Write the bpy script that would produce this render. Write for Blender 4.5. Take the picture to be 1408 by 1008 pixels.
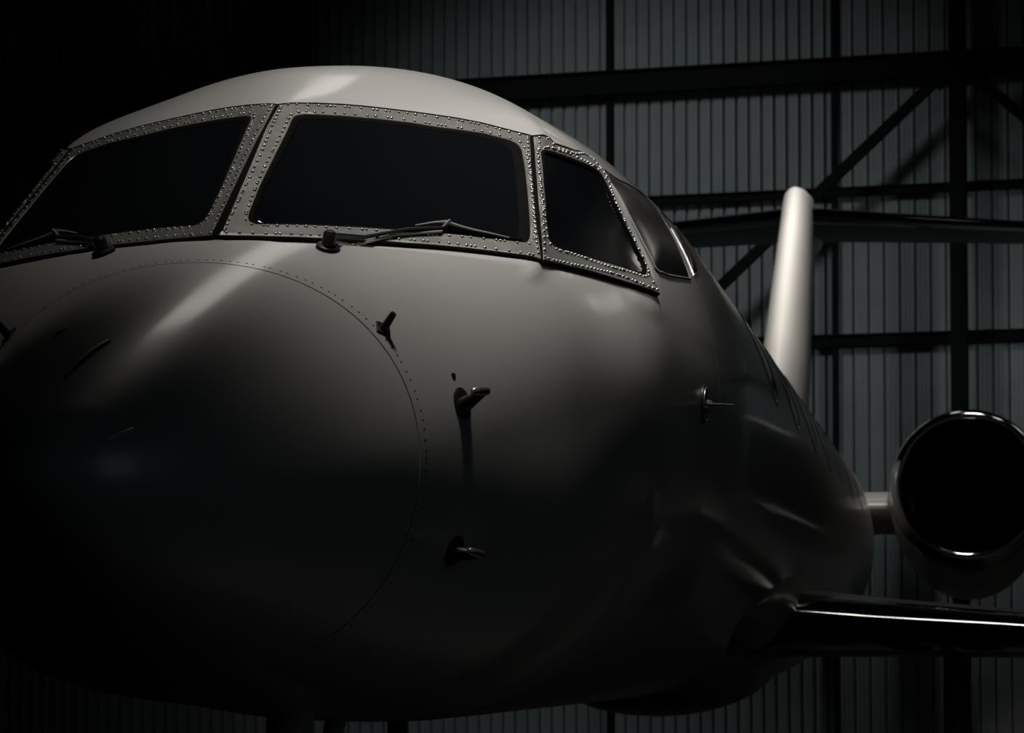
import bpy, bmesh, math, random
import numpy as np
from mathutils import Vector, Matrix
random.seed(7)
for o in list(bpy.data.objects): bpy.data.objects.remove(o)
SC = bpy.context.scene
COL = SC.collection
PI = math.pi

# ------------------------------------------------------------------ camera
cam_d = bpy.data.cameras.new('camera'); cam = bpy.data.objects.new('camera', cam_d); COL.objects.link(cam)
FPX = 4070.0
cam_d.sensor_fit = 'HORIZONTAL'; cam_d.sensor_width = 36.0
cam_d.lens = FPX*36.0/1408.0
cam_d.shift_y = 187.7/1408.0
cam_d.clip_start = .1; cam_d.clip_end = 200
CAM_P = Vector((2.16, -6.6, 1.443)); YAW = math.radians(9.0753); PITCH = math.radians(3.0)
fw = Vector((-math.sin(YAW)*math.cos(PITCH), math.cos(YAW)*math.cos(PITCH), math.sin(PITCH)))
rt = Vector((math.cos(YAW), math.sin(YAW), 0)); upv = rt.cross(fw)
M = Matrix((rt, upv, -fw)).transposed().to_4x4(); M.translation = CAM_P
cam.matrix_world = M
cam_d.dof.use_dof = True; cam_d.dof.focus_distance = 8.9; cam_d.dof.aperture_fstop = 9.0
SC.camera = cam

# ------------------------------------------------------------------ world, lamps, exposure
SC.view_settings.view_transform = 'Standard'; SC.view_settings.look = 'None'
SC.view_settings.exposure = 0.0; SC.view_settings.gamma = 1.0; SC.view_settings.use_curve_mapping = False
wd = bpy.data.worlds.new('night'); SC.world = wd; wd.use_nodes = True
bg = wd.node_tree.nodes['Background']; bg.inputs[0].default_value = (.55, .8, 1.0, 1); bg.inputs[1].default_value = .004
def area(name, loc, target, size, power, col=(1, .95, .88), sy=None, spread=180):
    l = bpy.data.lights.new(name, 'AREA'); l.energy = power; l.color = col
    l.shape = 'RECTANGLE'; l.size = size; l.size_y = sy or size; l.spread = math.radians(spread)
    o = bpy.data.objects.new(name, l); COL.objects.link(o); o.location = loc
    o.rotation_euler = (Vector(target)-Vector(loc)).to_track_quat('-Z', 'Y').to_euler()
    return o
def spot(name, loc, target, angle, power, rad, blend=1., col=(1, .95, .88)):
    l = bpy.data.lights.new(name, 'SPOT'); l.energy = power; l.color = col; l.spot_size = math.radians(angle); l.spot_blend = blend; l.shadow_soft_size = rad
    o = bpy.data.objects.new(name, l); COL.objects.link(o); o.location = loc
    o.rotation_euler = (Vector(target)-Vector(loc)).to_track_quat('-Z', 'Y').to_euler()
    return o
spot('key_lamp', (.8, 1.0, 10.8), (1.02, 2.55, 2.9), 24, 4200, .8)
area('streak_lamp', (-1.7, 10.8, 10.8), (-.2, 1.2, 2.3), 1.1, 1.6, sy=1.7, spread=60)
spot('fin_lamp', (.05, 24.4, 11.8), (0, 26.6, 5.6), 58, 2900, .3)
area('engine_lamp', (2.6, 17.2, 10.8), (2.1, 19.6, 3), 1.8, 32, sy=.9, spread=70)
area('wing_lamp', (5.2, 18.5, 10.8), (4.0, 12.0, 0), .7, 11, sy=2.2, spread=110)
spot('wall_lamp', (-4.8, 26.2, 12.3), (-2.5, 34.7, 5.5), 76, 950, .9, 1., (.90, .97, 1))
spot('corner_lamp', (7.6, 28.4, 6.6), (2.0, 34.2, 4.8), 60, 430, .8, 1., (.90, .97, 1))
area('aft_lamp', (.7, 26.3, 11.2), (.7, 25, 0), 1.0, 14, sy=1.4)
area('side_window_fill', (8.6, 26.4, 10.8), (1, 3.5, 3), 2.4, 15, sy=1.4)  # added light that puts a sheen on the cockpit side window
area('port_fill', (10, -2.5, 4.5), (1.0, 2, 2.4), 6.0, 9, (.80, .93, 1))  # added cool fill for the dark port flank; no door stands there

# ---------------------------------------------------------------- hull shape
def pchip(xs, ys):
    xs=np.array(xs,float); ys=np.array(ys,float); h=np.diff(xs); d=np.diff(ys)/h
    m=np.zeros(len(xs))
    for i in range(1,len(xs)-1):
        if d[i-1]*d[i]>0:
            w1=2*h[i]+h[i-1]; w2=h[i]+2*h[i-1]
            m[i]=(w1+w2)/(w1/d[i-1]+w2/d[i])
    m[0]=d[0]; m[-1]=d[-1]
    def f(x):
        x=np.clip(np.asarray(x,float),xs[0],xs[-1])
        i=np.clip(np.searchsorted(xs,x,side='right')-1,0,len(xs)-2)
        t=(x-xs[i])/h[i]
        return ((2*t**3-3*t**2+1)*ys[i]+(t**3-2*t**2+t)*h[i]*m[i]+(-2*t**3+3*t**2)*ys[i+1]+(t**3-t**2)*h[i]*m[i+1])
    return f
def rt_profile(xs, ys):          # stations interpolated over sqrt(y): blunt nose tip
    g=pchip(np.sqrt(xs),ys)
    return lambda y: g(np.sqrt(np.maximum(y,0)))
NOSE_W=rt_profile([0,.02,.08,.2,.45,.8,1.28,1.6,2.0,2.5,3.0,3.6,4.4,5.2,18.3,20.5,23,26.2,28.6],[0,.08,.16,.245,.37,.495,.645,.80,.985,1.085,1.135,1.17,1.215,1.24,1.235,1.15,.82,.42,.16])
NOSE_T=rt_profile([0,.02,.08,.2,.45,.8,1.28,1.55,2.44,3.4,4.4,5.2,18.3,20.5,23,26.2,28.6],[1.87,1.94,2.01,2.085,2.21,2.355,2.532,2.634,2.99,3.37,3.56,3.595,3.595,3.58,3.5,3.38,3.3])
NOSE_B=rt_profile([0,.02,.08,.2,.45,.8,1.28,2.11,2.8,3.6,4.4,5.5,17,19.5,22,26.2,28.6],[1.87,1.80,1.73,1.655,1.55,1.46,1.385,1.30,1.25,1.22,1.207,1.205,1.205,1.32,1.75,2.58,3.0])
NOSE_M=rt_profile([0,.45,1.28,2.44,3.4,4.4,5.2,17,20.5,24.5,28.6],[1.87,1.89,1.98,2.22,2.35,2.395,2.4,2.4,2.5,2.9,3.15])
NOSE_N=pchip([0,1.0,1.28,1.6,1.99,2.1,2.2,2.35,2.5,2.65,2.8,3.04,3.2,3.5,4.2,5.5,30],[2,2,2.08,2.45,2.95,2.82,2.64,2.42,2.31,2.25,2.25,2.38,2.34,2.17,2.0,2.0,2.0])
ROOF_T=pchip([1.0,1.6,2.0,2.3,2.7,3.2,3.8,4.4,5.2,18.3,20.5,23,26.2,28.6],[2.75,2.98,3.13,3.24,3.36,3.455,3.53,3.578,3.595,3.595,3.58,3.5,3.38,3.3])
A_BOT=np.array([0,1.55,2.634]); A_TOP=np.array([0,2.265,3.147])
B_BOT=np.array([.868,1.99,2.612]); B_TOP=np.array([.768,2.45,3.062]); C_BOT=np.array([1.10,3.04,2.64])
def plane(p,q,r):
    n=np.cross(q-p,r-p); n/=np.linalg.norm(n)
    if n[2]<0: n=-n
    return n, n@p
W1=plane(A_BOT,A_TOP,B_BOT)
W2=plane(B_BOT,B_TOP,C_BOT)
KR=.16
def smin(a,b,k):
    h=np.clip(.5+.5*(b-a)/k,0,1); return b*(1-h)+a*h-k*h*(1-h)
def sell(c,s,w,hu,hl,n):
    h=np.where(s>0,hu,hl)
    return 1/np.maximum((np.abs(c)/np.maximum(w,1e-6))**n+(np.abs(s)/np.maximum(h,1e-6))**n,1e-9)**(1/n)
def pl(W,ax,c,s,y,zc):
    n,D=W
    den=n[0]*ax*c+n[2]*s
    r=(D-n[1]*y-n[2]*zc)/np.where(den>1e-3,den,1e-3)
    return np.where(den>1e-3,np.clip(r,-3,3),3.)
def hull(th,y):
    th=np.asarray(th,float); y=np.asarray(y,float)
    c=np.cos(th); s=np.sin(th)
    w=NOSE_W(y); zc=NOSE_M(y); n=NOSE_N(y); nF=2.0+.65*np.exp(-((y-2.1)/.9)**2)
    rA=sell(c,s,w,NOSE_T(y)-zc,zc-NOSE_B(y),n)
    rF=sell(c,s,w,ROOF_T(y)-zc,zc-NOSE_B(y),nF)
    t=np.clip((zc+rF*s-3.15)/.2,0,1); k=.012+KR*t*t*(3-2*t)
    w1=smin(pl(W1,1,c,s,y,zc),pl(W1,-1,c,s,y,zc),k)
    w2=smin(pl(W2,1,c,s,y,zc),pl(W2,-1,c,s,y,zc),.012)
    P=smin(smin(w1,w2,.012),rF,k)
    za=zc+rA*s
    zb=np.interp(y,[1.3,1.5,1.55,1.99,3.04,3.3,3.5],[9,2.70,2.634,2.605,2.64,2.72,9])
    g=np.clip((za-zb+.012)/.024,0,1); g=g*g*(3-2*g)
    Wm=smin(w1,w2,.012)
    up=-smin(-(rA*(1-g)+np.minimum(rA,Wm)*g),-P,.006)
    t=np.clip((za-2.53)/.07,0,1); t=t*t*(3-2*t)
    return rA*(1-t)+up*t
def pt(th,y,off=0.):
    r=hull(th,y)+off
    return np.stack([r*np.cos(th),np.broadcast_to(y,np.shape(r)),NOSE_M(y)+r*np.sin(th)],-1)
# ------------------------------------------------------------------ materials
def mat(name, col, rough=.5, metal=0., spec=.5, var=.12, scale=6., coat=0., coat_r=.1, bump=0., bscale=60., rvar=.06):
    m = bpy.data.materials.new(name); m.use_nodes = True
    nt = m.node_tree; b = nt.nodes['Principled BSDF']
    tc = nt.nodes.new('ShaderNodeTexCoord'); nz = nt.nodes.new('ShaderNodeTexNoise')
    nz.inputs['Scale'].default_value = scale; nz.inputs['Detail'].default_value = 5
    nt.links.new(tc.outputs['Object'], nz.inputs['Vector'])
    mr = nt.nodes.new('ShaderNodeMapRange'); mr.inputs['To Min'].default_value = 1-var; mr.inputs['To Max'].default_value = 1+var
    nt.links.new(nz.outputs['Fac'], mr.inputs['Value'])
    mx = nt.nodes.new('ShaderNodeVectorMath'); mx.operation = 'SCALE'; mx.inputs[0].default_value = col
    nt.links.new(mr.outputs['Result'], mx.inputs['Scale']); nt.links.new(mx.outputs['Vector'], b.inputs['Base Color'])
    r2 = nt.nodes.new('ShaderNodeMapRange'); r2.inputs['To Min'].default_value = max(rough-rvar, .02); r2.inputs['To Max'].default_value = rough+rvar
    nt.links.new(nz.outputs['Fac'], r2.inputs['Value']); nt.links.new(r2.outputs['Result'], b.inputs['Roughness'])
    b.inputs['Metallic'].default_value = metal; b.inputs['Specular IOR Level'].default_value = spec
    b.inputs['Coat Weight'].default_value = coat; b.inputs['Coat Roughness'].default_value = coat_r
    if bump:
        n2 = nt.nodes.new('ShaderNodeTexNoise'); n2.inputs['Scale'].default_value = bscale; n2.inputs['Detail'].default_value = 4
        bp = nt.nodes.new('ShaderNodeBump'); bp.inputs['Strength'].default_value = bump; bp.inputs['Distance'].default_value = .004
        nt.links.new(tc.outputs['Object'], n2.inputs['Vector']); nt.links.new(n2.outputs['Fac'], bp.inputs['Height'])
        nt.links.new(bp.outputs['Normal'], b.inputs['Normal'])
    return m
PAINT = mat('jet_paint', (.42, .42, .41), .40, metal=.15, spec=.5, coat=.35, coat_r=.15, var=.05, scale=2.5, bump=.05, bscale=9)
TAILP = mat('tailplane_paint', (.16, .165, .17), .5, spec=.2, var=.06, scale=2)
GLOSS = mat('barrel_gloss_paint', (.40, .40, .39), .34, metal=.15, spec=.5, coat=.4, coat_r=.11, var=.05, scale=2.5)
PAINT2 = mat('tail_paint', (.62, .61, .59), .30, spec=.5, var=.05, scale=2)
FRAME = mat('frame_metal', (.30, .30, .29), .30, metal=.65, var=.15, scale=14, bump=.08, bscale=120)
RIVET = mat('rivet_metal', (.42, .42, .41), .30, metal=.8, var=.2, scale=30)
SEAL = mat('black_rubber', (.004, .004, .004), .8, spec=.03, var=.2, scale=30)
GLASS = mat('dark_glass', (.004, .005, .006), .07, spec=.5, var=.1, scale=3, rvar=.02)
ACRYL = mat('side_acrylic', (.016, .017, .018), .24, spec=.8, var=.1, scale=5, rvar=.04)
WIPM = mat('wiper_metal', (.34, .34, .33), .35, metal=.2, var=.15, scale=30)
BLACK = mat('black_metal', (.018, .018, .018), .38, metal=.3, var=.2, scale=25)
CHROME = mat('polished_metal', (.55, .55, .55), .09, metal=1., var=.04, scale=6, rvar=.03)
STEELP = mat('probe_steel', (.38, .38, .38), .3, metal=.9, var=.15, scale=30)
DARKM = mat('fan_titanium', (.06, .06, .065), .38, metal=.8, var=.1, scale=10)
TYRE = mat('tyre_rubber', (.02, .02, .02), .8, var=.15, scale=20, bump=.2)
GREYM = mat('gear_paint', (.4, .4, .4), .45, var=.1)
CLAD = mat('cladding_paint', (.20, .215, .215), .55, spec=.35, var=.25, scale=1.6, bump=.05, bscale=30)
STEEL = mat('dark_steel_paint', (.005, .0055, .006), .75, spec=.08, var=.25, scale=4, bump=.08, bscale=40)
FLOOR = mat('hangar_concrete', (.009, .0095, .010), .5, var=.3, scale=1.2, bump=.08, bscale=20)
CEIL = mat('ceiling_sheet', (.03, .03, .032), .7, var=.2, scale=2)

# ------------------------------------------------------------------ helpers
def link(name, me, m, parent=None, smooth=True):
    if m: me.materials.append(m)
    if smooth:
        me.shade_smooth()
    o = bpy.data.objects.new(name, me); COL.objects.link(o)
    if parent: o.parent = parent
    return o
def mesh(name, v, f, m, parent=None, smooth=True, sharp=None):
    me = bpy.data.meshes.new(name); me.from_pydata([tuple(map(float, p)) for p in v], [], f); me.update()
    bm = bmesh.new(); bm.from_mesh(me); bmesh.ops.recalc_face_normals(bm, faces=bm.faces); bm.to_mesh(me); bm.free()
    o = link(name, me, m, parent, smooth)
    if sharp and smooth: me.set_sharp_from_angle(angle=math.radians(sharp))
    return o
class MB:
    def __init__(s): s.v = []; s.f = []
    def add(s, v, f):
        n = len(s.v); s.v += [tuple(map(float, p)) for p in v]; s.f += [tuple(i+n for i in q) for q in f]
    def box(s, c, d, ax=None, ch=0.):
        ax = ax or (Vector((1, 0, 0)), Vector((0, 1, 0)), Vector((0, 0, 1)))
        P = [Vector(c)+ax[0]*(d[0]/2*i)+ax[1]*(d[1]/2*j)+ax[2]*(d[2]/2*k) for i in (-1, 1) for j in (-1, 1) for k in (-1, 1)]
        s.add(P, [(0, 1, 3, 2), (4, 6, 7, 5), (0, 4, 5, 1), (2, 3, 7, 6), (0, 2, 6, 4), (1, 5, 7, 3)])
    def tube(s, pts, r, n=10, sq=1.):
        pts = [Vector(p) for p in pts]; rs = r if isinstance(r, (list, tuple)) else [r]*len(pts)
        V = []; F = []; up = Vector((0, 0, 1))
        for i, p in enumerate(pts):
            t = (pts[min(i+1, len(pts)-1)]-pts[max(i-1, 0)]).normalized()
            a = t.cross(up)
            if a.length < .05: a = t.cross(Vector((1, 0, 0)))
            a.normalize(); b = a.cross(t)
            for k in range(n):
                w = 2*PI*k/n; V.append(p+a*(math.cos(w)*rs[i])+b*(math.sin(w)*rs[i]*sq))
        for i in range(len(pts)-1):
            for k in range(n): F.append((i*n+k, i*n+(k+1) % n, (i+1)*n+(k+1) % n, (i+1)*n+k))
        F.append(tuple(range(n))); F.append(tuple((len(pts)-1)*n+k for k in range(n)))
        s.add(V, F)
    def loft(s, rings, cap=True):
        n = len(rings[0]); V = [p for r in rings for p in r]; F = []
        for i in range(len(rings)-1):
            for k in range(n): F.append((i*n+k, i*n+(k+1) % n, (i+1)*n+(k+1) % n, (i+1)*n+k))
        if cap: F.append(tuple(range(n))); F.append(tuple((len(rings)-1)*n+k for k in range(n)))
        s.add(V, F)
    def build(s, name, m, parent=None, smooth=True, sharp=35): return mesh(name, s.v, s.f, m, parent, smooth, sharp)
def empty(name, loc=(0, 0, 0), rz=0., parent=None):
    o = bpy.data.objects.new(name, None); COL.objects.link(o); o.location = loc; o.rotation_euler = (0, 0, rz)
    o.empty_display_size = .3
    if parent: o.parent = parent
    return o
def tag(o, label, cat, group=None):
    o['label'] = label; o['category'] = cat
    if group: o['group'] = group
    return o

# ------------------------------------------------------------------ hangar shell
WB = math.radians(7.5)
floor_o = mesh('floor', [(-22, -14, 0), (15, -14, 0), (15, 40, 0), (-22, 40, 0), (-22, -14, -.2), (15, -14, -.2), (15, 40, -.2), (-22, 40, -.2)], [(0, 1, 2, 3), (4, 7, 6, 5), (0, 4, 5, 1), (1, 5, 6, 2), (2, 6, 7, 3), (3, 7, 4, 0)], FLOOR, smooth=False); floor_o['kind'] = 'structure'
m_ = MB(); m_.box((-3.5, 13, 13.1), (37, 54, .2)); ceil_o = m_.build('ceiling', CEIL, smooth=False); ceil_o['kind'] = 'structure'
m_ = MB(); m_.box((-22.1, 13, 6.5), (.2, 54, 13)); w_ = m_.build('wall_left', CEIL, smooth=False); w_['kind'] = 'structure'
m_ = MB(); m_.box((15.1, 13, 6.5), (.2, 54, 13)); w_ = m_.build('wall_right', CEIL, smooth=False); w_['kind'] = 'structure'
# back wall: corrugated sheets, one object each, two lifts; local x runs along the wall, -y faces the aircraft
wall = empty('wall_back', (0, 34.6, 0), -WB); wall['kind'] = 'structure'
def sheet_mesh(pitch, nr, z0, z1, name, groove):
    prof = []
    g = groove                                         # recessed joint between flat pans, lips on both sides of it
    for i in range(nr):
        x = i*pitch
        prof += [(x, .055), (x+g, .055), (x+g+.003, -.012), (x+g+.014, -.002)]
        a = (pitch-g-.028)/3
        for j in (1, 2): prof += [(x+g+.014+a*j-.009, 0), (x+g+.014+a*j, -.006), (x+g+.014+a*j+.009, 0)]
        prof += [(x+pitch-.014, -.002), (x+pitch-.003, -.012)]
    prof.append((nr*pitch, .055))
    v = [(x, y, z0) for x, y in prof]+[(x, y, z1) for x, y in prof]; n = len(prof)
    f = [(i, i+1, n+i+1, n+i) for i in range(n-1)]
    me = bpy.data.meshes.new(name); me.from_pydata(v, [], f); me.update(); me.materials.append(CLAD)
    return me
S0 = .17
shA = {k: sheet_mesh(.18, 5, z0, z1, 'cladding_sheet', .036) for k, (z0, z1) in enumerate(((0, 9.62), (9.58, 13)))}
shB = {k: sheet_mesh(.215, 5, z0, z1, 'cladding_sheet', .018) for k, (z0, z1) in enumerate(((0, 9.62), (9.58, 13)))}
for k in (0, 1):
    for i in range(1, 25):
        o = bpy.data.objects.new('cladding_sheet', shA[k]); COL.objects.link(o); o.parent = wall; o.location = (S0-.9*i, (.0, .008)[k] + .004*(i % 2), 0)
    for i in range(0, 13):
        o = bpy.data.objects.new('cladding_sheet', shB[k]); COL.objects.link(o); o.parent = wall; o.location = (S0+1.075*i, (.0, .008)[k] + .004*(i % 2), 0)
# steelwork standing in front of the sheets
WALLM = Matrix.Translation((0, 34.6, 0)) @ Matrix.Rotation(-WB, 4, 'Z')
def wl(s, y, z): return WALLM @ Vector((s, y, z))
AX = (WALLM.to_3x3() @ Vector((1, 0, 0)), WALLM.to_3x3() @ Vector((0, 1, 0)), Vector((0, 0, 1)))
def ibeam(name, p, q, h, w, depth_axis, label, cat, group=None, tw=.014, tf=.02):
    """I section along p-q; h across flanges, w flange width along the depth axis"""
    p = Vector(p); q = Vector(q); a = (q-p).normalized(); d = depth_axis.normalized(); c = a.cross(d).normalized(); d = c.cross(a)
    L = (q-p).length; mid = (p+q)/2; mb = MB()
    mb.box(mid, (L, tw, h-2*tf), (a, d, c))
    for s in (-1, 1): mb.box(mid+c*(s*(h-tf)/2), (L, w, tf), (a, d, c))
    o = mb.build(name, STEEL, smooth=False); tag(o, label, cat, group); return o
# big girder, two rails
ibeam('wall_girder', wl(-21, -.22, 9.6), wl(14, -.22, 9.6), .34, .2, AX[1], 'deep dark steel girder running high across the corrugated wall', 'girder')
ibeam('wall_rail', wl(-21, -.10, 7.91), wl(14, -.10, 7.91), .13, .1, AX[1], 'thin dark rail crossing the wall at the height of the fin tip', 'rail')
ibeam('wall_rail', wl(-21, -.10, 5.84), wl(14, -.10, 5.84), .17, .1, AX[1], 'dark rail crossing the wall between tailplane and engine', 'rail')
def column(s, w, y, label, cat, name, z1=13):
    mb = MB(); t = .02
    mb.box(wl(s, y, z1/2), (.014, .26, z1), AX)
    for k in (-1, 1): mb.box(wl(s, y+k*.13, z1/2), (w, t, z1), AX)
    mb.box(wl(s, y, .015), (w+.12, .42, .03), AX)
    o = mb.build(name, STEEL, smooth=False); tag(o, label, cat); return o
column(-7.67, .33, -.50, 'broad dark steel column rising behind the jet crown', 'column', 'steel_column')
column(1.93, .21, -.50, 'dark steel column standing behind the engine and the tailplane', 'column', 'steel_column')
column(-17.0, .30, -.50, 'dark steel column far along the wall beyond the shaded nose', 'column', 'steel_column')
def mullion(s, w, label):
    mb = MB(); mb.box(wl(s-w/2+.01, -.07, 6.5), (.012, .1, 13), AX); mb.box(wl(s+w/2-.01, -.07, 6.5), (.012, .1, 13), AX); mb.box(wl(s, -.12, 6.5), (w, .012, 13), AX)
    o = mb.build('wall_mullion', STEEL, smooth=False); tag(o, label, 'mullion')
mullion(-3.08, .085, 'slim dark upright on the wall above the side windows')
mullion(.15, .07, 'slim dark upright on the wall beside the fin')
def brace(p, q, label, dy=-.72):
    p = wl(p[0], dy, p[1]); q = wl(q[0], dy, q[1]); a = (q-p).normalized(); d = AX[1]; c = a.cross(d).normalized(); mb = MB(); L = (q-p).length; mid = (p+q)/2
    mb.box(mid, (L, .012, .14), (a, d, c)); mb.box(mid+c*.064+d*.05, (L, .1, .012), (a, d, c))
    mb.box(mid-c*.064+d*.05, (L, .1, .012), (a, d, c))
    for e in (p, q): mb.box(e+d*.03, (.34, .014, .30), (a, d, c))
    o = mb.build('diagonal_brace', STEEL, smooth=False); tag(o, label, 'brace')
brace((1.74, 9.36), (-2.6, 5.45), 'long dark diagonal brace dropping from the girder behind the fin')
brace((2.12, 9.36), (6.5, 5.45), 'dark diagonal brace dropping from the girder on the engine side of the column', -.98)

# ------------------------------------------------------------------ jet
jet = tag(empty('private_jet'), 'large pale private jet with riveted cockpit windows parked in the dark hangar', 'airplane')
def skin(name, ys, nth, m, flange0=True, flange1=True, tip=False):
    th = np.linspace(0, 2*PI, nth, endpoint=False); rows = []
    if flange0 and not tip: rows.append((ys[0], -.03))
    rows += [(y, 0.) for y in ys]
    if flange1: rows.append((ys[-1], -.03))
    V = []; F = []
    for y, off in rows:
        V += [tuple(p) for p in pt(th, np.full(nth, y), off).tolist()]
    for i in range(len(rows)-1):
        for k in range(nth): F.append((i*nth+k, i*nth+(k+1) % nth, (i+1)*nth+(k+1) % nth, (i+1)*nth+k))
    if tip:
        n = len(V); V.append((0, -.002, float(NOSE_M(0)))); F += [(n, (k+1) % nth, k) for k in range(nth)]
    return mesh(name, V, F, m, jet, True, 60)
Y_RAD, Y_DOOR, Y_TAIL = 1.285, 4.2, 18.6
radome = skin('radome', list(1.282*(np.linspace(.02, 1, 90)**2)), 224, PAINT, tip=True)
ys = np.concatenate([np.linspace(1.288, 3.4, 330), np.linspace(3.41, 4.1975, 60)])
nose = skin('nose_section', list(ys), 400, PAINT)
barrel = skin('cabin_barrel', list(np.concatenate([np.linspace(4.2025, 5.4, 30), np.linspace(5.6, Y_TAIL-.003, 60)])), 240, GLOSS)
tail = skin('tail_cone', list(np.linspace(Y_TAIL+.003, 28.6, 90)), 200, GLOSS)
m_ = MB(); m_.loft([pt(np.linspace(0, 2*PI, 200, endpoint=False), np.full(200, y), -.028) for y in (1.2, 1.36)], False); m_.build('joint_backing', SEAL, jet)
m_ = MB(); m_.loft([pt(np.linspace(0, 2*PI, 200, endpoint=False), np.full(200, y), -.028) for y in (4.12, 4.28)], False); m_.build('joint_backing', SEAL, jet)

def angres(outl, inl, n):
    """resample an outer and an inner outline (theta,y) along common rays from the inner centroid"""
    K = .95
    o = np.array(outl)*[K, 1]; i = np.array(inl)*[K, 1]
    def dense(p):
        q = []
        for a, b in zip(p, np.roll(p, -1, 0)):
            for t in np.linspace(0, 1, 24, endpoint=False): q.append(a*(1-t)+b*t)
        return np.array(q)
    area2 = 0; c = np.zeros(2)
    for a, b in zip(i, np.roll(i, -1, 0)):
        w = a[0]*b[1]-a[1]*b[0]; area2 += w; c += (a+b)*w
    c = c/(3*area2)
    angs = list(np.linspace(-PI, PI, n, endpoint=False))
    def polar(p): d = p-c; return np.arctan2(d[:, 1], d[:, 0]), np.hypot(d[:, 0], d[:, 1])
    sharp = []
    for p in (o,):
        for a, b, e in zip(np.roll(p, 1, 0), p, np.roll(p, -1, 0)):
            u = b-a; v = e-b; cs = u@v/(np.hypot(*u)*np.hypot(*v)+1e-9)
            if cs < .8: sharp.append(math.atan2(b[1]-c[1], b[0]-c[0]))
    for s in sharp:
        k = int(np.argmin([abs(s-a) for a in angs])); angs[k] = s
    angs = np.array(angs)
    def at(p):
        an, r = polar(dense(p)); k = np.argsort(an); an = an[k]; r = r[k]
        rr = np.interp(angs, an, r, period=2*PI)
        return (c+np.stack([np.cos(angs), np.sin(angs)], 1)*rr[:, None])/[K, 1]
    return at(o), at(i), c/np.array([K, 1])
def surf(uv, off): return pt(uv[:, 0], uv[:, 1], off)
def rings(name, rows, m, closed_centre=None, sharp=40, mirror=False, parent=None):
    V = []; F = []; n = len(rows[0][0])
    for uv, off in rows: V += surf(uv, off).tolist()
    for i in range(len(rows)-1):
        for k in range(n): F.append((i*n+k, i*n+(k+1) % n, (i+1)*n+(k+1) % n, (i+1)*n+k))
    if closed_centre is not None:
        V.append(surf(closed_centre[0][None], closed_centre[1])[0].tolist()); L = len(rows)-1; q = len(V)-1
        F += [(L*n+k, L*n+(k+1) % n, q) for k in range(n)]
    if mirror: V = [(-a, b, c) for a, b, c in V]
    return mesh(name, V, F, m, parent or jet, True, sharp)
def lerp(a, b, t): return a*(1-t)+b*t
MF = [(1.555,1.56),(1.57,2.3),(1.485,2.328),(1.379,2.388),(1.314,2.42),(1.168,2.484),(1.052,2.532),(0.978,2.556),(0.897,2.572),(0.844,2.584),(0.768,2.44),(0.687,2.296),(0.596,2.14),(0.508,2.0),(0.586,1.956),(0.674,1.912),(0.831,1.836),(0.973,1.776),(1.144,1.708),(1.343,1.636)]
MG = [(1.481,1.708),(1.493,1.848),(1.495,2.016),(1.496,2.144),(1.499,2.216),(1.498,2.236),(1.49,2.252),(1.47,2.272),(1.356,2.332),(1.254,2.38),(1.152,2.424),(1.074,2.452),(0.994,2.488),(0.946,2.508),(0.885,2.52),(0.867,2.524),(0.85,2.516),(0.83,2.496),(0.786,2.424),(0.701,2.28),(0.617,2.136),(0.59,2.088),(0.581,2.068),(0.576,2.048),(0.58,2.036),(0.61,2.02),(0.681,1.984),(0.784,1.932),(0.931,1.864),(1.115,1.788),(1.26,1.732),(1.417,1.668),(1.441,1.668),(1.459,1.668),(1.475,1.684)]
QF = [(0.84,2.584),(0.788,2.66),(0.748,2.864),(0.74,3.209),(0.586,3.017),(0.441,3.021),(0.287,3.041),(0.316,2.884),(0.355,2.68),(0.395,2.484),(0.448,2.228),(0.504,2.004),(0.593,2.144),(0.684,2.296),(0.765,2.44)]
QG = [(0.786,2.516),(0.788,2.532),(0.779,2.552),(0.743,2.736),(0.699,2.932),(0.681,3.009),(0.664,3.033),(0.583,3.029),(0.484,3.049),(0.386,3.041),(0.361,3.025),(0.35,2.992),(0.352,2.94),(0.392,2.748),(0.443,2.492),(0.504,2.216),(0.527,2.152),(0.549,2.144),(0.6,2.204),(0.694,2.352)]
SW = [(0.723,3.373),(0.705,3.633),(0.708,3.937),(0.703,4.133),(0.689,4.313),(0.661,4.333),(0.582,4.221),(0.501,4.161),(0.363,4.033),(0.351,3.649),(0.346,3.417),(0.35,3.209),(0.365,3.161),(0.44,3.145),(0.53,3.133),(0.652,3.161)]
RW = [(0.65,4.409),(0.644,4.601),(0.621,4.681),(0.523,4.489),(0.453,4.509),(0.415,4.405),(0.389,4.185),(0.483,4.253),(0.569,4.309)]
def dome(mb, p, n, r, h):
    n = Vector(n); a = n.orthogonal().normalized(); b = n.cross(a); p = Vector(p); V = []; F = []; k = 7
    for rr, hh in ((1, -.002), (.92, h*.55), (.5, h)):
        for j in range(k): w = 2*PI*j/k; V.append(p+a*(math.cos(w)*r*rr)+b*(math.sin(w)*r*rr)+n*hh)
    for i in range(2):
        for j in range(k): F.append((i*k+j, i*k+(j+1) % k, (i+1)*k+(j+1) % k, (i+1)*k+j))
    F.append(tuple(2*k+j for j in range(k))); mb.add(V, F)
def normal(th, y):
    e = 1e-3; a = pt(th+e, y)-pt(th-e, y); b = pt(th, y+4*e)-pt(th, y-4*e); n = np.cross(b, a); n = n/np.linalg.norm(n)
    p = pt(th, y)
    if n[0]*p[0]+n[2]*(p[2]-float(NOSE_M(y))) < 0: n = -n
    return n
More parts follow.
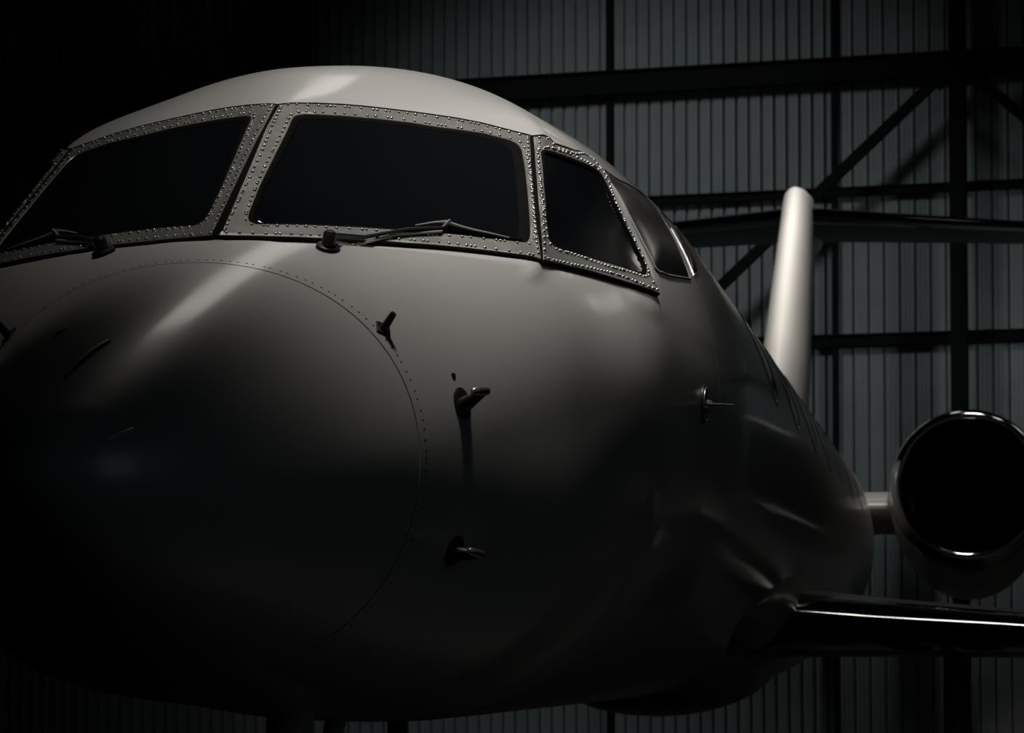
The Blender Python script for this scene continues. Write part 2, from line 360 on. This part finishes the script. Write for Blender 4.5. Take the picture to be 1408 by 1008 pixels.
def rivet_row(mb, path, off, spacing, mirror, r=.0054, h=.0048):
    P = surf(path, off); d = np.linalg.norm(np.roll(P, -1, 0)-P, axis=1); s = np.concatenate([[0], np.cumsum(d)]); tot = s[-1]; x = 0.
    cl = np.vstack([path, path[:1]])
    while x < tot:
        u = np.array([np.interp(x, s, cl[:, 0]), np.interp(x, s, cl[:, 1])]); p = pt(u[0], u[1], off); n = normal(u[0], u[1])
        if mirror: p = p*[-1, 1, 1]; n = n*[-1, 1, 1]
        dome(mb, p, n, r*random.uniform(.85, 1.15), h)
        x += spacing*random.choice((.42, .9, 1., 1.15, 1.3))
def shrink(uv, c, t): return c+(uv-c)*t
def window(frame_uv, glass_uv, mirror, n=200):
    O, I, c = angres(frame_uv, glass_uv, n)
    h = .011
    rows = [(O, -.004), (O, h-.002), (lerp(O, I, .02), h)]+[(lerp(O, I, t), h) for t in (.2, .4, .6, .8)]+[(lerp(O, I, .99), h), (I, h-.002), (I, -.004)]
    fr = rings('window_frame', rows, FRAME, None, 40, mirror)
    S = shrink(I, c, .945)
    rings('window_seal', [(I, -.004), (I, .0085), (lerp(I, S, .25), .0095), (lerp(I, S, .8), .008), (S, .004), (S, -.004)], SEAL, None, 60, mirror)
    rings('windshield_pane', [(S, -.004), (S, .0035)]+[(shrink(S, c, t), .0035+.004*(1-t)) for t in (.98, .9, .75, .6, .45, .3, .15)], GLASS, (c, .0075), 60, mirror)
    mb = MB()
    W = np.linalg.norm(surf(O, 0)-surf(I, 0), axis=1)[:, None]
    rivet_row(mb, lerp(I, O, np.clip(.013/W, .1, .45)), h, .030, mirror)
    rivet_row(mb, lerp(O, I, np.clip(.017/W, .12, .45)), h, .030, mirror)
    rv = mb.build('rivet', RIVET, jet, True, 60); rv['kind'] = 'stuff'
    mb = MB(); J = surf(shrink(O, c, 1.008), .003)
    if mirror: J = J*[-1, 1, 1]
    J = np.vstack([J, J[:2]]); mb.tube([Vector(p) for p in J], .0085, 8); mb.build('shadow_gap_strip', SEAL, jet)  # black tube stands in for the shadow gap around the frame
for mir in (False, True):
    window(MF, MG, mir, 240); window(QF, QG, mir, 200)
    for uvl, nm in ((SW, 'side_window'), (RW, 'rear_side_window')):
        O, I, c = angres(uvl, uvl, 120); Q = shrink(O, c, .965); D = shrink(O, c, .88)
        rings('side_window_rim', [(O, -.004), (O, .005), (lerp(O, Q, .5), .007), (Q, .004), (Q, -.004)], PAINT if nm == 'side_window' else FRAME, None, 60, mir)
        hb = .022 if nm == 'side_window' else .012
        rings(nm, [(Q, -.004), (Q, .002)]+[(shrink(Q, c, t), .002+hb*(1-t**2.6)) for t in (.98, .95, .91, .86, .8, .73, .65, .55, .45, .3, .15)], ACRYL, (c, .002+hb), 60, mir)
    # oval cabin windows along the barrel
    for k in range(7):
        y0 = 7.0+1.62*k; th0 = .36
        a = np.linspace(0, 2*PI, 40, endpoint=False); O = np.stack([th0+.20*np.cos(a), y0+.33*np.sin(a)], 1); c = np.array([th0, y0]); Q = shrink(O, c, .9)
        w = rings('cabin_window', [(Q, -.004), (Q, .002), (shrink(Q, c, .8), .003), (shrink(Q, c, .4), .004)], GLASS, (c, .004), 60, mir)
        rings('window_rim', [(O, -.003), (O, .003), (Q, .005), (Q, -.003)], PAINT, None, 60, mir, parent=w)
# small fasteners behind the radome joint
mb = MB()
for k in range(150):
    th = 2*PI*k/150+random.uniform(-.008, .008)
    dome(mb, pt(th, 1.315), normal(th, 1.315), .0034, .0008)
o_ = mb.build('fastener', SEAL, jet); o_['kind'] = 'stuff'
# lightning strips on the radome
def strip(th0, y0, th1, y1, r=.005, m=BLACK):
    mb = MB(); mb.tube([Vector(pt(th0+(th1-th0)*t, y0+(y1-y0)*t, .002+.004*math.sin(PI*t))) for t in np.linspace(0, 1, 12)], r, 8, 1.); mb.build('lightning_strip', m, radome)
strip(1.70, .27, 1.546, .50); strip(.54, .078, .545, .15, .003, PAINT2); strip(2.04, .64, 1.97, .69, .003)  # short pale strips: glint put into a lighter colour, mirrored below
strip(PI-.54, .078, PI-.545, .15, .003, PAINT2)
# wipers
def U(th, y, off, mir):
    p = Vector(pt(th, y, off)); 
    if mir: p.x = -p.x
    return p
for mir in (False, True):
    wp = MB()
    base = U(1.05, 1.556, 0, mir); n = normal(1.05, 1.556); n = Vector((-n[0] if mir else n[0], n[1], n[2]))
    wp.tube([base-n*.01, base+n*.010, base+n*.014], [.038, .034, .022], 18)
    wp.tube([base, base+n*.046, base+n*.054], [.021, .019, .012], 14)
    wiper = wp.build('windshield_wiper', BLACK, jet)
    mb = MB(); mb.tube([base+n*.040, U(.985, 1.76, .026, mir), U(.876, 1.86, .034, mir), U(.787, 1.936, .030, mir)], [.013, .010, .007, .006], 10, .7); mb.build('wiper_arm', BLACK, wiper)
    mb = MB(); mb.tube([base+n*.026, U(1.0, 1.72, .016, mir), U(.89, 1.845, .018, mir), U(.78, 1.925, .024, mir)], [.006, .005, .0045, .004], 8); mb.build('wiper_link', WIPM, wiper)
    mb = MB(); mb.tube([U(.924, 1.84, .014, mir), U(.845, 1.90, .016, mir), U(.768, 1.956, .016, mir), U(.673, 1.992, .014, mir), U(.589, 2.04, .012, mir)], [.004, .007, .008, .007, .004], 8, 1.5); mb.build('wiper_blade', SEAL, wiper)
    mb = MB(); mb.tube([U(.866, 1.896, .030, mir), U(.825, 1.932, .036, mir), U(.796, 1.952, .040, mir), U(.75, 1.965, .034, mir), U(.711, 1.976, .032, mir), U(.664, 1.996, .028, mir), U(.619, 2.02, .020, mir)], [.002, .0035, .005, .004, .0035, .003, .002], 8); mb.tube([U(.79, 1.945, .018, mir), U(.79, 1.95, .052, mir)], [.006, .004], 8)
    mb.build('blade_carrier', WIPM, wiper)

# probes on the nose
def frame_at(th, y):
    n = Vector(normal(th, y)); p = Vector(pt(th, y)); t = Vector((0, -1, 0)); t = (t-n*t.dot(n)).normalized(); c = n.cross(t); 
    if c.z < 0: c = -c
    return p, n, t, c
def mirrored(o):
    me = o.data.copy(); me.transform(Matrix.Scale(-1, 4, (1, 0, 0))); me.flip_normals()
    q = bpy.data.objects.new(o.name.split('.')[0], me); COL.objects.link(q); return q
def oval(mb, p, ax, bx, n, ra, rb, h, k=24):
    R = []
    for s, hh in ((1., -.012), (1., h*.6), (.9, h), (.3, h)): R.append([p+ax*(math.cos(2*PI*j/k)*ra*s)+bx*(math.sin(2*PI*j/k)*rb*s)+n*hh for j in range(k)])
    mb.loft(R)
def pair(parts):
    """parts: list of (name, MB, material); first one is the probe body, the rest its children; mirrored to the other side too"""
    for mir in (False, True):
        root = None
        for nm, mb, m in parts:
            v = [(-a, b, c) for a, b, c in mb.v] if mir else mb.v
            o = mesh(nm, v, mb.f, m, root or jet, True, 40)
            root = root or o
def wing_mast(mb, p, n, t, c, length, root, tip, thick, sweep, lift=0.):
    R = []
    for s in np.linspace(0, 1, 8):
        q = p+n*(length*s)-t*(sweep*s)+c*(lift*s); ch = root+(tip-root)*s; th = thick*(1-.55*s); k = 16
        R.append([q+t*(ch*.5*math.cos(2*PI*j/k))+c*(th*.5*math.sin(2*PI*j/k)) for j in range(k)])
    mb.loft(R)
# short stub sensor at the radome joint
p, n, t, c = frame_at(.590, 1.335); d1 = (t*.75+c*.5).normalized(); d2 = n.cross(d1)
b1 = MB(); oval(b1, p, c, t, n, .030, .034, .006, 4)
b2 = MB(); b2.tube([p-n*.004, p+n*.012, p+n*.05-t*.006+c*.006, p+n*.058-t*.007+c*.007], [.017, .012, .0095, .008], 12)
pair([('stub_sensor', b1, BLACK), ('sensor_base_bead', b2, BLACK)])
# upper and lower pitot probes
for th, y in ((.185, 1.48), (-.375, 1.497)):
    p, n, t, c = frame_at(th, y)
    b1 = MB(); oval(b1, p, c, t, n, .046, .034, .006)
    b2 = MB(); wing_mast(b2, p-c*.008, n, t, c, .080, .056, .026, .050, .012, .026)
    e = p+n*.080-t*.010+c*.018
    b3 = MB(); b3.tube([e-t*.018, e-t*.010, e+t*.02, e+t*.05, e+t*.055], [.005, .0125, .0125, .0105, .006], 14)
    pair([('pitot_probe', b1, BLACK), ('probe_mast', b2, BLACK), ('probe_tube', b3, STEELP)])
p, n, t, c = frame_at(.296, 1.476); b1 = MB(); oval(b1, p, c, t, n, .008, .008, .003, 12); pair([('static_port', b1, SEAL)])
# angle vane
p, n, t, c = frame_at(-.03, 3.81)
b1 = MB(); oval(b1, p, c, t, n, .070, .055, .008)
b1r = MB(); k = 28
ring_pts = [p+c*(math.cos(2*PI*j/k)*.058)+t*(math.sin(2*PI*j/k)*.044)+n*.009 for j in range(k+1)]; b1r.tube(ring_pts, .0035, 6)
b2 = MB(); b2.tube([p+n*.002, p+n*.02, p+n*.03], [.02, .016, .008], 14); wing_mast(b2, p+n*.02, n, t, c, .085, .05, .022, .010, .02)
pair([('angle_vane', b1, BLACK), ('vane_rim', b1r, STEELP), ('vane_blade', b2, STEELP)])

# ------------------------------------------------------------------ flying surfaces
def foil(n=28):
    x = (1-np.cos(np.linspace(0, PI, n)))/2
    yt = 5*(.2969*np.sqrt(x)-.126*x-.3516*x**2+.2843*x**3-.1036*x**4)
    return x, yt
def section(le, chord, t, up=Vector((0, 0, 1)), x0=0., x1=1., n=28, grow=0.):
    x, yt = foil(n); x = x0+(x1-x0)*x
    yt = 5*(.2969*np.sqrt(x)-.126*x-.3516*x**2+.2843*x**3-.1036*x**4)
    P = []
    for a, b in zip(x, yt): P.append(Vector(le)+Vector((0, 1, 0))*(a*chord)+up*(b*t+grow))
    for a, b in list(zip(x, yt))[::-1][0 if x1 < 1 else 1:-1]: P.append(Vector(le)+Vector((0, 1, 0))*(a*chord)-up*(b*t+grow))
    return P
def refine(sec, n=6):
    out = []
    for a, b in zip(sec[:-1], sec[1:]):
        for s in np.linspace(0, 1, n, endpoint=False): out.append([a[i]*(1-s)+b[i]*s for i in range(len(a))])
    return out+[list(sec[-1])]
WING = [(.93, 10.1, 1.665, 5.4, .43), (1.5, 10.5, 1.635, 5.0, .37), (2.4, 11.05, 1.595, 4.5, .30), (6.0, 13.2, 1.80, 3.0, .25), (11.2, 16.35, 2.12, 1.6, .13)]
def lift_surface(name, le_name, sec, m, lem, sx, split=.10):
    S = refine([list(s) for s in sec])
    b = MB(); b.loft([section((sx*s[0], s[1], s[2]), s[3], s[4], x0=split, n=22) for s in S]); w = b.build(name, m, jet, True, 50)
    b = MB(); b.loft([section((sx*s[0], s[1], s[2]), s[3], s[4], x0=0, x1=split+.003, n=22, grow=.0008) for s in S]); b.build(le_name, lem, w, True, 50)
    return w
BLKGLOSS = mat('polished_leading_edge', (.42, .42, .42), .07, metal=1., var=.04, scale=4, rvar=.03)
for sx in (1, -1):
    w = lift_surface('wing', 'leading_edge', WING, PAINT2, BLKGLOSS, sx)
    FA = [(.55, 9.98, 1.66, 5.9, .46), (.75, 10.0, 1.66, 5.8, .465), (.90, 10.05, 1.665, 5.6, .46), (.955, 10.12, 1.665, 5.35, .42)]
    b = MB(); b.loft([section((sx*s[0], s[1], s[2]), s[3], s[4]) for s in refine([list(s) for s in FA], 4)]); b.build('wing_root_fairing', PAINT, jet, True, 60)
# blister fairing that leads the wing root out of the hull side
for mir in (False, True):
    c = np.array([-.655, 9.75]); a = np.linspace(0, 2*PI, 64, endpoint=False)
    O = np.stack([c[0]+.235*np.cos(a)*np.where(np.sin(a) < 0, (1-.55*np.abs(np.sin(a))**2), 1.), c[1]+1.55*np.sin(a)], 1)
    rings('wing_root_blister', [(shrink(O, c, t), -.004+.085*(1-t*t)**.75) for t in (1., .97, .92, .85, .75, .6, .4, .2)], PAINT2, (c, .081), 60, mir)
# belly fairing under the wing box
b = MB(); R = []
for y in np.linspace(10.6, 16.5, 20):
    f = max(math.sin(PI*(y-10.6)/5.9), 0)**.5
    R.append([Vector((math.cos(a)*(.2+.55*f), y, 1.45+math.sin(a)*(.15+.25*f))) for a in np.linspace(0, 2*PI, 28, endpoint=False)])
b.loft(R); b.build('belly_fairing', PAINT, jet, True, 60)
# fin (sections stack upward, thickness along x)
FIN = [(22.9, 3.25, 5.6, .52), (24.84, 4.66, 4.6, .50), (26.19, 5.68, 3.9, .43), (27.81, 6.86, 3.1, .36)]
def fsec(y, z, ch, t): 
    return section((0, y, z), ch, t, Vector((1, 0, 0)))
S = refine([list(s) for s in FIN]); rr = [fsec(*s) for s in S]
for dz, k in ((.06, .93), (.10, .72), (.115, .35)): rr.append(fsec(27.81+.14*(1-k)+dz*1.1, 6.86+dz, 3.1*(.5+.5*k), .36*k))
b = MB(); b.loft(rr); fin = b.build('tail_fin', PAINT2, jet, True, 60)
TP = [(0.05, 28.25, 6.70, 2.5, .26), (2.65, 29.85, 6.735, 1.75, .17), (4.9, 31.2, 6.77, 1.0, .09)]
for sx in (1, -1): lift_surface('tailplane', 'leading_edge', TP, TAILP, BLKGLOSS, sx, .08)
b = MB(); R = []
for s in np.linspace(0, 1, 16): 
    r = .20*math.sin(PI*min(s*1.0+.03, .985))**.6; R.append([Vector((r*math.cos(a), 28.2+3.6*s, 6.70+r*.9*math.sin(a))) for a in np.linspace(0, 2*PI, 20, endpoint=False)])
b.loft(R); b.build('tail_fairing', PAINT2, fin, True, 60)

# ------------------------------------------------------------------ engines
def engine(sx):
    ex, ez = sx*2.035, 2.855
    nt = 72; A = np.linspace(0, 2*PI, nt, endpoint=False)
    def ring(y, r, low=1., cx=ex, cz=ez):
        return [Vector((cx+r*math.cos(a), y, cz+r*math.sin(a)*(low if math.sin(a) < 0 else 1.))) for a in A]
    def lowf(y): return 1+.33*max(0, min(1, (y-17.95)/1.0))**.8*(1 if y < 19.6 else max(0, 1-(y-19.6)/2.6))
    b = MB(); prof = [(18.14, .643), (18.3, .655), (18.6, .67), (19.0, .68), (19.6, .68), (20.4, .655), (21.2, .60), (21.9, .52), (22.3, .46), (22.28, .43), (21.8, .44)]
    b.loft([ring(y, r, lowf(y)) for y, r in prof], False); nac = b.build('engine_nacelle', PAINT2, jet, True, 50)
    b = MB(); lp = []
    for s in np.linspace(-.5, .5, 21):
        a = s*PI; lp.append((18.14-.24*math.cos(a)**.9 if abs(s) < .5 else 18.14, .580+.0635*math.sin(a) if s > 0 else .580+.066*math.sin(a)))
    b.loft([ring(y, r, 1+(lowf(y)-1)*(1 if r > .58 else 0)) for y, r in lp], False); b.build('inlet_lip', CHROME, nac, True, 70)
    b = MB(); b.loft([ring(y, r) for y, r in ((18.14, .514), (18.4, .508), (18.7, .515), (18.95, .53), (19.3, .53))], False); b.build('inlet_duct', DARKM, nac, True, 60)
    b = MB(); b.loft([ring(y, r) for y, r in ((19.25, .53), (19.26, .02))]); b.build('fan_backplate', SEAL, nac)
    b = MB(); b.loft([ring(y, max(r, .002)) for y, r in ((18.62, 0), (18.625, .022), (18.66, .05), (18.75, .095), (18.88, .14), (19.0, .165), (19.05, .165))]); b.build('spinner', DARKM, nac)
    v = []; f = []
    me = None
    for k in range(24):
        if me is None:
            mb = MB(); R = []
            for s in np.linspace(0, 1, 5):
                r = .15+.37*s; tw = math.radians(35+28*s); ch = .10+.03*s
                d = Vector((math.cos(tw+PI/2)*0, 0, 0)); ax = Vector((0, math.cos(tw), math.sin(tw))); nx = Vector((0, -math.sin(tw), math.cos(tw)))
                R.append([Vector((r, 0, 0))+ax*(ch*.5*math.cos(w))+nx*(.007*math.sin(w)) for w in np.linspace(0, 2*PI, 8, endpoint=False)])
            mb.loft(R); o = mb.build('fan_blade', DARKM, nac, True, 50); me = o.data
        else:
            o = bpy.data.objects.new('fan_blade', me); COL.objects.link(o); o.parent = nac
        o.location = (ex, 19.02, ez); o.rotation_euler = (0, 2*PI*k/24, 0)
    b = MB()
    for k, s in enumerate(np.linspace(0, 1, 8)):
        x = sx*(.95+.62*s); b.s = None
        P = section((x, 18.75+.10*s, 2.72), 3.3-.3*s, .36, Vector((0, 0, 1))); 
        if k == 0: R = []
        R.append(P)
    b.loft(R); b.build('engine_pylon', PAINT2, jet, True, 60)
for sx in (1, -1): engine(sx)

# ------------------------------------------------------------------ landing gear
def wheel(name, x, y, r, w, parent):
    pr = [(r*.55, -.5), (r*.62, -.52), (r*.9, -.5), (r*.98, -.36), (r, -.15), (r, .15), (r*.98, .36), (r*.9, .5), (r*.62, .52), (r*.55, .5)]; k = 36
    b = MB(); b.loft([[Vector((x+ww*w, y+rr*math.cos(a), r+rr*math.sin(a))) for a in np.linspace(0, 2*PI, k, endpoint=False)] for rr, ww in pr], False); t_ = b.build(name, TYRE, parent, True, 50)
    b = MB(); b.loft([[Vector((x+ww*w, y+rr*math.cos(a), r+rr*math.sin(a))) for a in np.linspace(0, 2*PI, k, endpoint=False)] for rr, ww in ((.01, -.3), (r*.3, -.42), (r*.5, -.3), (r*.57, -.5), (r*.57, .5), (r*.5, .3), (r*.3, .42), (.01, .3))]); b.build('wheel_hub', GREYM, t_, True, 40)
def gear(name, x, y, r, top, off):
    b = MB(); b.tube([(x, y, r), (x, y, top*.55)], .045, 16); b.tube([(x, y, top*.5), (x, y, top)], .075, 16); b.tube([(x-off, y, r), (x+off, y, r)], .05, 14); b.tube([(x, y+.05, top*.55), (x, y+.75, top)], .035, 12)
    g = b.build(name, GREYM, jet, True, 40)
    for s in (-1, 1): wheel('gear_wheel', x+s*off, y, r, .2 if r < .35 else .28, g)
gear('nose_gear', 0, 2.5, .28, 1.3, .17)
for sx in (1, -1): gear('main_gear', sx*1.95, 14.0, .43, 1.62, .24)
